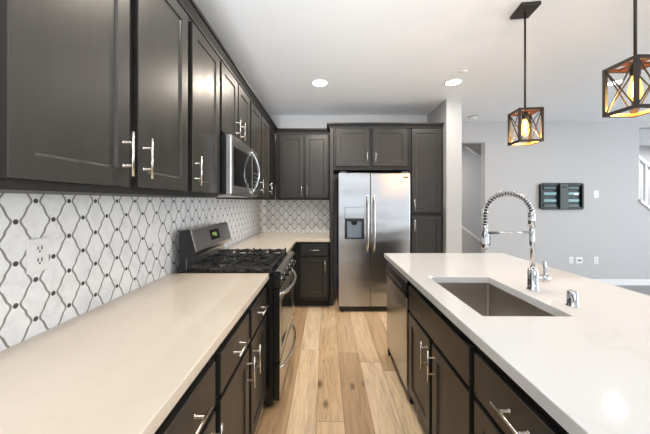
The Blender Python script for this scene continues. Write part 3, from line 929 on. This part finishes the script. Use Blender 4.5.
# helix around the arc
L = [0.0]
for i in range(1, len(arc)): L.append(L[-1] + (arc[i] - arc[i - 1]).length)
turns = 29; N_ = turns * 12; hp = []
for k in range(N_ + 1):
    s = L[-1] * k / N_
    i = max(0, min(len(arc) - 2, next((j for j in range(len(L) - 1) if L[j + 1] >= s), len(arc) - 2)))
    f = (s - L[i]) / (L[i + 1] - L[i]); p = arc[i].lerp(arc[i + 1], f)
    T = (arc[min(i + 1, len(arc) - 1)] - arc[max(i - 0, 0)]).normalized()
    nA = Vector((0, 1, 0)); nB = T.cross(nA)
    a_ = 2 * math.pi * turns * k / N_
    hp.append(p + (nA * math.cos(a_) + nB * math.sin(a_)) * 0.0145)
obj('spring', MB().tube(hp, 0.0029, 6), 'chrome', t)
hd = obj('spray_head', MB().lathe((xl_, FYc, 1.135), [(0.017, 0), (0.0195, 0.004), (0.0205, 0.030), (0.0200, 0.075), (0.0150, 0.088), (0.0115, 0.105), (0.0110, 0.135)], 20), 'chrome', t)
obj('trigger', MB().prism([(xl_ + 0.016, 1.150), (xl_ + 0.026, 1.158), (xl_ + 0.026, 1.205), (xl_ + 0.018, 1.212)], 'y', FYc - 0.006, FYc + 0.006), 'slot', hd, 0.002)
m = MB().tube([(xl_ + 0.018, FYc, 1.222), (FXc - 0.006, FYc, 1.226)], 0.0062, 12)
ar = obj('support_arm', m, 'chrome', t)
obj('arm_grip', MB().tube([(xl_ + 0.012, FYc, 1.222), (xl_ + 0.072, FYc, 1.2228)], 0.0080, 12), 'grey_dark', ar)

# air gap cap
t = single('sink_air_gap', MB().lathe((1.128, 1.318, CT1), [(0.026, 0), (0.026, 0.004), (0.0215, 0.008), (0.0215, 0.058), (0.0195, 0.066), (0.014, 0.070), (0.0, 0.071)], 24), 'chrome',
           'short chrome air gap cap on the island near the faucet', 'air gap', (1.128, 1.318, CT1))
m = MB(); pts = []
for i in range(16):
    a_ = 2 * math.pi * i / 16
    th = math.radians(218) + 0.42 * math.cos(a_); h = CT1 + 0.036 + 0.020 * math.sin(a_)
    pts.append((1.128 + 0.0219 * math.cos(th), 1.318 + 0.0219 * math.sin(th), h))
pin = [(1.128 + (x - 1.128) * 0.97, 1.318 + (y - 1.318) * 0.97, z) for x, y, z in pts]
m.add(pts + pin, [tuple(range(16)), tuple(range(31, 15, -1))] + [(i, (i + 1) % 16, (i + 1) % 16 + 16, i + 16) for i in range(16)])
obj('outlet_slot', m, 'slot', t)

# ------------------------------------------------------------------ recessed ceiling lights
first = None
spots = [(-0.07, 3.26, 'round recessed ceiling light above the aisle in front of the refrigerator'),
         (1.43, 3.24, 'round recessed ceiling light near the front of the stub wall'),
         (3.25, 3.25, 'round recessed ceiling light over the great room, behind the nearer pendant'),
         (-0.07, 1.70, 'round recessed ceiling light above the aisle beside the nearest cabinets'),
         (3.25, 1.30, 'round recessed ceiling light over the great room carpet'),
         (-0.07, 0.20, 'round recessed ceiling light above the camera end of the aisle'),
         (-0.07, -1.4, 'unseen recessed ceiling light added above the aisle behind the camera'),  # from here down: unseen lights added to brighten the room
         (1.43, -1.4, 'unseen recessed ceiling light added behind the camera on the island side'),
         (3.25, -1.4, 'unseen recessed ceiling light added behind the camera over the great room'),
         (5.20, 1.30, 'unseen recessed ceiling light added over the middle of the great room')]
for i, (x, y, lab) in enumerate(spots):
    if first is None:
        r = thing('recessed_light', lab, 'light', (x, y, CEIL), 'recessed ceiling lights')
        obj('trim_ring', MB().lathe((x, y, CEIL), [(0.080, 0.0), (0.095, 0.0), (0.095, -0.004), (0.084, -0.009), (0.080, -0.006), (0.080, 0.0)], 32), 'white_paint', r)
        obj('lens', MB().lathe((x, y, CEIL - 0.0035), [(0.0, 0.0), (0.079, 0.0), (0.079, 0.002), (0.0, 0.002)], 32), 'lens', r)
        first = r
    else:
        r = copy_tree(first); r.location = (x, y, CEIL); finish(r, lab)
    area('recessed_lamp', (x, y, CEIL - 0.012), (0, 0, 0), 0.14, 0, ((17.0 if x < 0.5 else 8.0) if y > 3 else 7.0 if y > 1 else 1.0), (1.0, 0.88, 0.74) if x < 0.5 else (1.0, 0.95, 0.88), 'DISK')

# smoke detector and sprinkler cover
x, y = 1.416, 2.975
t = single('sprinkler_cover', MB().lathe((x, y, CEIL), [(0.041, 0), (0.041, -0.003), (0.036, -0.006), (0.0, -0.006)], 24), 'white_paint',
           'small flat round sprinkler cover plate on the ceiling next to a recessed light', 'sprinkler', (x, y, CEIL))
x, y, z = px(473, 117, 4.55)
t = thing('smoke_detector', 'small white smoke detector on the ceiling near the hall opening', 'smoke detector', (x, y, CEIL))
obj('housing', MB().lathe((x, y, CEIL), [(0.062, 0), (0.062, -0.012), (0.052, -0.034), (0.030, -0.040), (0.0, -0.040)], 28), 'plastic', t)
obj('mounting_ring', MB().lathe((x, y, CEIL), [(0.070, 0), (0.070, -0.006), (0.063, -0.008), (0.062, 0)], 28), 'grey_dark', t)

# ------------------------------------------------------------------ pendants
PXc = 1.385
def make_pendant(y, label, PXc, yaw):
    t = thing('pendant_light', label, 'pendant light', (PXc, y, CEIL), 'cage pendants over the island')
    z0, z1, w, b = 1.797, 2.025, 0.155, 0.0145
    x0, x1, y0, y1 = PXc - w / 2, PXc + w / 2, y - w / 2, y + w / 2
    obj('ceiling_plate', MB().box(PXc - 0.062, PXc + 0.062, y - 0.078, y + 0.078, CEIL - 0.022, CEIL), 'bronze', t, 0.003)
    obj('rod', MB().tube([(PXc, y, CEIL - 0.02), (PXc, y, z1 - 0.005)], 0.0065, 12), 'bronze', t)
    m = MB()
    for xx in (x0, x1 - b):
        for yy in (y0, y1 - b): m.box(xx, xx + b, yy, yy + b, z0, z1)
    for za in (z0, z1 - b):
        for yy in (y0, y1 - b): m.box(x0 + b, x1 - b, yy, yy + b, za, za + b)
        for xx in (x0, x1 - b): m.box(xx, xx + b, y0 + b, y1 - b, za, za + b)
    fr = obj('cage_frame', m, 'bronze', t, 0.001)
    # thin inner liner, brown to carry the bulb's glow in its colour
    c = 0.0022
    for za in (z0 + 0.001, z1 - b):
        m = MB(); h = b - 0.001
        m.box(x0 + b, x1 - b, y0 + b, y0 + b + c, za, za + h).box(x0 + b, x1 - b, y1 - b - c, y1 - b, za, za + h)
        m.box(x0 + b, x0 + b + c, y0 + b + c, y1 - b - c, za, za + h).box(x1 - b - c, x1 - b, y0 + b + c, y1 - b - c, za, za + h)
        obj('cage_liner', m, 'cage_brown', fr, label='inner liner of the cage painted in bulb-glow brown')
    m = MB().box(x0 + b, x1 - b, y - 0.011, y + 0.011, z1 - 0.011, z1 - 0.001).box(PXc - 0.011, PXc + 0.011, y0 + b, y1 - b, z1 - 0.011, z1 - 0.001)
    obj('top_bars', m, 'cage_brown', fr, label='brown crossed bars under the cage top')
    za, zb = z0 + b, z1 - b
    for k in range(4):
        m = MB()
        if k < 2:
            yy = (y0 + b / 2, y1 - b / 2)[k]
            ends = [((x0 + b, yy, za), (x1 - b, yy, zb)), ((x0 + b, yy, zb), (x1 - b, yy, za))]
        else:
            xx = (x0 + b / 2, x1 - b / 2)[k - 2]
            ends = [((xx, y0 + b, za), (xx, y1 - b, zb)), ((xx, y0 + b, zb), (xx, y1 - b, za))]
        for p, q in ends: m.bar(p, q, 0.0045)
        obj('cross_brace', m, 'bronze', fr)
    so = obj('socket', MB().lathe((PXc, y, z1 - 0.060), [(0.017, 0), (0.019, 0.004), (0.019, 0.048), (0.012, 0.055)], 18), 'bronze', t)
    zt = z1 - 0.062
    bl = obj('bulb', MB().lathe((PXc, y, zt), [(0.012, 0.004), (0.014, -0.010), (0.019, -0.030), (0.024, -0.055), (0.026, -0.078), (0.022, -0.100), (0.012, -0.114), (0.0, -0.118)], 24), 'bulb', t)
    m = MB()
    for k in range(6):
        a_ = 2 * math.pi * k / 6
        m.tube([(PXc + 0.004 * math.cos(a_), y + 0.004 * math.sin(a_), zt - 0.012), (PXc + 0.010 * math.cos(a_), y + 0.010 * math.sin(a_), zt - 0.092)], 0.0022, 6)
    obj('filament', m, 'filament', bl)
    l = bpy.data.lights.new('pendant_glow', 'POINT'); l.energy = 7.0; l.color = (1.0, 0.55, 0.18); l.shadow_soft_size = 0.02
    o = bpy.data.objects.new('pendant_glow', l); o.location = (PXc, y, zt - 0.14); COL.objects.link(o)
    t.rotation_euler.z = math.radians(yaw)
    return t
make_pendant(2.01, 'bronze cage pendant light hanging over the sink end of the island', 1.389, -7)
make_pendant(1.315, 'bronze cage pendant light closest to the camera over the island', 1.412, 0)

# ------------------------------------------------------------------ wall outlets
def plate(name, label, cat, pl, wallc, u, z, w=0.074, h=0.118, style='duplex', group=None):
    U, N = PLANES[pl]
    loc = front_point(pl, wallc, u, z)
    t = thing(name, label, cat, loc, group)
    o = loc - U * w / 2 - Z * h / 2 + N * 0.006
    obj('plate', MB().slab(o, U, Z, N, w, h, 0.006, 0.003), 'plastic', t)
    def pc(uc, zc, ww, hh, n0, n1, nm, mat, par=t):
        q = loc + U * (uc - ww / 2) + Z * (zc - hh / 2) + N * n1
        return obj(nm, MB().slab(q, U, Z, N, ww, hh, n1 - n0, 0.0008), mat, par)
    if style == 'duplex':
        for s in (-1, 1):
            f = pc(0, s * 0.021, 0.034, 0.030, 0.0058, 0.0085, 'receptacle', 'plastic')
            m = MB()
            for uc, hh in ((-0.007, 0.010), (0.007, 0.012)):
                q = loc + U * (uc - 0.0013) + Z * (s * 0.021 - hh / 2 + 0.003) + N * 0.0089
                m.slab(q, U, Z, N, 0.0042, hh * 1.15, 0.0006, 0.0001)
            q = loc + U * -0.003 + Z * (s * 0.021 - 0.0115) + N * 0.0089
            m.slab(q, U, Z, N, 0.006, 0.006, 0.0006, 0.0001)
            obj('slots', m, 'slot', f)
    elif style == 'rocker':
        pc(0, 0, 0.034, 0.066, 0.0058, 0.0095, 'rocker', 'plastic')
    else:
        pc(0, 0, w * 0.55, h * 0.22, 0.0055, 0.0070, 'jack', 'grey_dark')
    return t
XB = XW + 0.008
plate('wall_outlet', 'white duplex outlet in the tile backsplash at the near end of the counter', 'outlet', 'L', XB, 1.036, 1.199, 0.078, 0.122, group='kitchen outlets')
plate('wall_switch', 'white rocker switch plate in the tile backsplash just before the range', 'switch', 'L', XB, 1.735, 1.203, 0.074, 0.122, 'rocker')
plate('wall_outlet', 'white outlet on the tile of the end wall beside the refrigerator', 'outlet', 'B', YB - 0.008, -0.257, 1.215, group='kitchen outlets')
sc = YF / FPX
fx = lambda x: (x - VX) * sc
fz = lambda y: H - (y - VY) * sc
plate('wall_outlet', 'white outlet high on the grey wall beside the television mount', 'outlet', 'B', YF, fx(596), fz(194.2), 0.078, 0.12, group='great room outlets')
plate('wall_outlet', 'narrow white outlet low on the grey wall below the television mount', 'outlet', 'B', YF, fx(571), fz(260.3), 0.070, 0.112, group='great room outlets')
plate('cable_plate', 'wide white cable jack plate between two low outlets on the grey wall', 'wall plate', 'B', YF, fx(579.2), fz(260.3), 0.112, 0.108, 'jack')
plate('wall_outlet', 'white outlet low on the grey wall, directly below the high outlet', 'outlet', 'B', YF, fx(596), fz(260.3), 0.074, 0.116, group='great room outlets')

# ------------------------------------------------------------------ television mount on the grey wall
sc = (YF - 0.045) / FPX
x0, x1, z0, z1 = fx(540.6), fx(584), fz(209.6), fz(183)
t = thing('tv_wall_mount', 'dark television wall mount with teal crossbars on the grey wall', 'tv mount', ((x0 + x1) / 2, YF, (z0 + z1) / 2))
yb = YF - 0.004
w = x1 - x0; h = z1 - z0
obj('back_plate', MB().box(x0 + 0.03, x1 - 0.03, YF - 0.012, YF - 0.001, z0 + 0.03, z1 - 0.03), 'mount_dark', t, 0.002)
for za, zb_ in ((z1 - 0.045, z1), (z0, z0 + 0.045)):
    m = MB().box(x0 + 0.04, x1 - 0.005, YF - 0.040, YF - 0.012, za, zb_)
    for i in range(14):
        xx = x0 + 0.08 + i * (w - 0.14) / 13
        m.box(xx, xx + 0.02, YF - 0.046, YF - 0.040, za + 0.008, za + 0.018).box(xx, xx + 0.02, YF - 0.046, YF - 0.040, zb_ - 0.018, zb_ - 0.008)
    obj('rail', m, 'mount_dark', t, 0.002)
for xa, xb_ in ((x0, x0 + 0.032), (x1 - 0.03, x1 - 0.002)):
    obj('side_bracket', MB().box(xa, xb_, YF - 0.050, YF - 0.001, z0 + 0.02, z1 - 0.02), 'mount_dark', t, 0.004)
cxm = x0 + w * 0.53
cpz = obj('center_plate', MB().box(cxm - 0.070, cxm + 0.070, YF - 0.062, YF - 0.012, z0 + 0.004, z1 - 0.004), plain('centre_green_grey', (0.022, 0.033, 0.031), 0.4, 0.2, 0.15, 20), t, 0.006)
obj('latch', MB().box(cxm - 0.028, cxm + 0.028, YF - 0.068, YF - 0.060, z1 - 0.085, z1 - 0.055), 'slot', cpz, 0.003)
for xa, xb_ in ((x0 + 0.055, x0 + w * 0.385), (cxm + 0.074, x1 - 0.065)):
    for zc in (0.15, 0.34, 0.60, 0.82):
        zz_ = z0 + h * zc
        obj('crossbar', MB().box(xa, xb_, YF - 0.034, YF - 0.012, zz_ - 0.030, zz_ + 0.030), 'teal' if 0.3 < zc < 0.7 else 'teal_dark', t, 0.010, seg=3)
lb = obj('sticker', MB().box(x1 - 0.155, x1 - 0.085, YF - 0.036, YF - 0.034, z0 + h * 0.60 - 0.022, z0 + h * 0.60 + 0.012), 'plastic', t, label='white sticker')

# ------------------------------------------------------------------ stair railing in the far opening
t = thing('stair_railing', 'white stair railing with square balusters in the wall opening', 'railing', (RX + 0.8, YF + 0.06, capz(RX + 0.8)))
ym = YF + 0.06
x0, x1 = RX + 0.004, RX + 1.74
r0 = lambda x: capz(x) + 0.05 + 0.70
m = MB().prism([(x0, r0(x0)), (x1, r0(x1)), (x1, r0(x1) + 0.075), (x0, r0(x0) + 0.075)], 'y', ym - 0.03, ym + 0.03)
obj('handrail', m, 'white_paint', t, 0.006)
for i in range(13):
    x = x0 + 0.02 + i * 0.132
    m = MB().prism([(x, capz(x) + 0.048), (x + 0.035, capz(x + 0.035) + 0.048), (x + 0.035, r0(x + 0.035) + 0.002), (x, r0(x) + 0.002)], 'y', ym - 0.0175, ym + 0.0175)
    obj('baluster', m, 'white_paint', t)
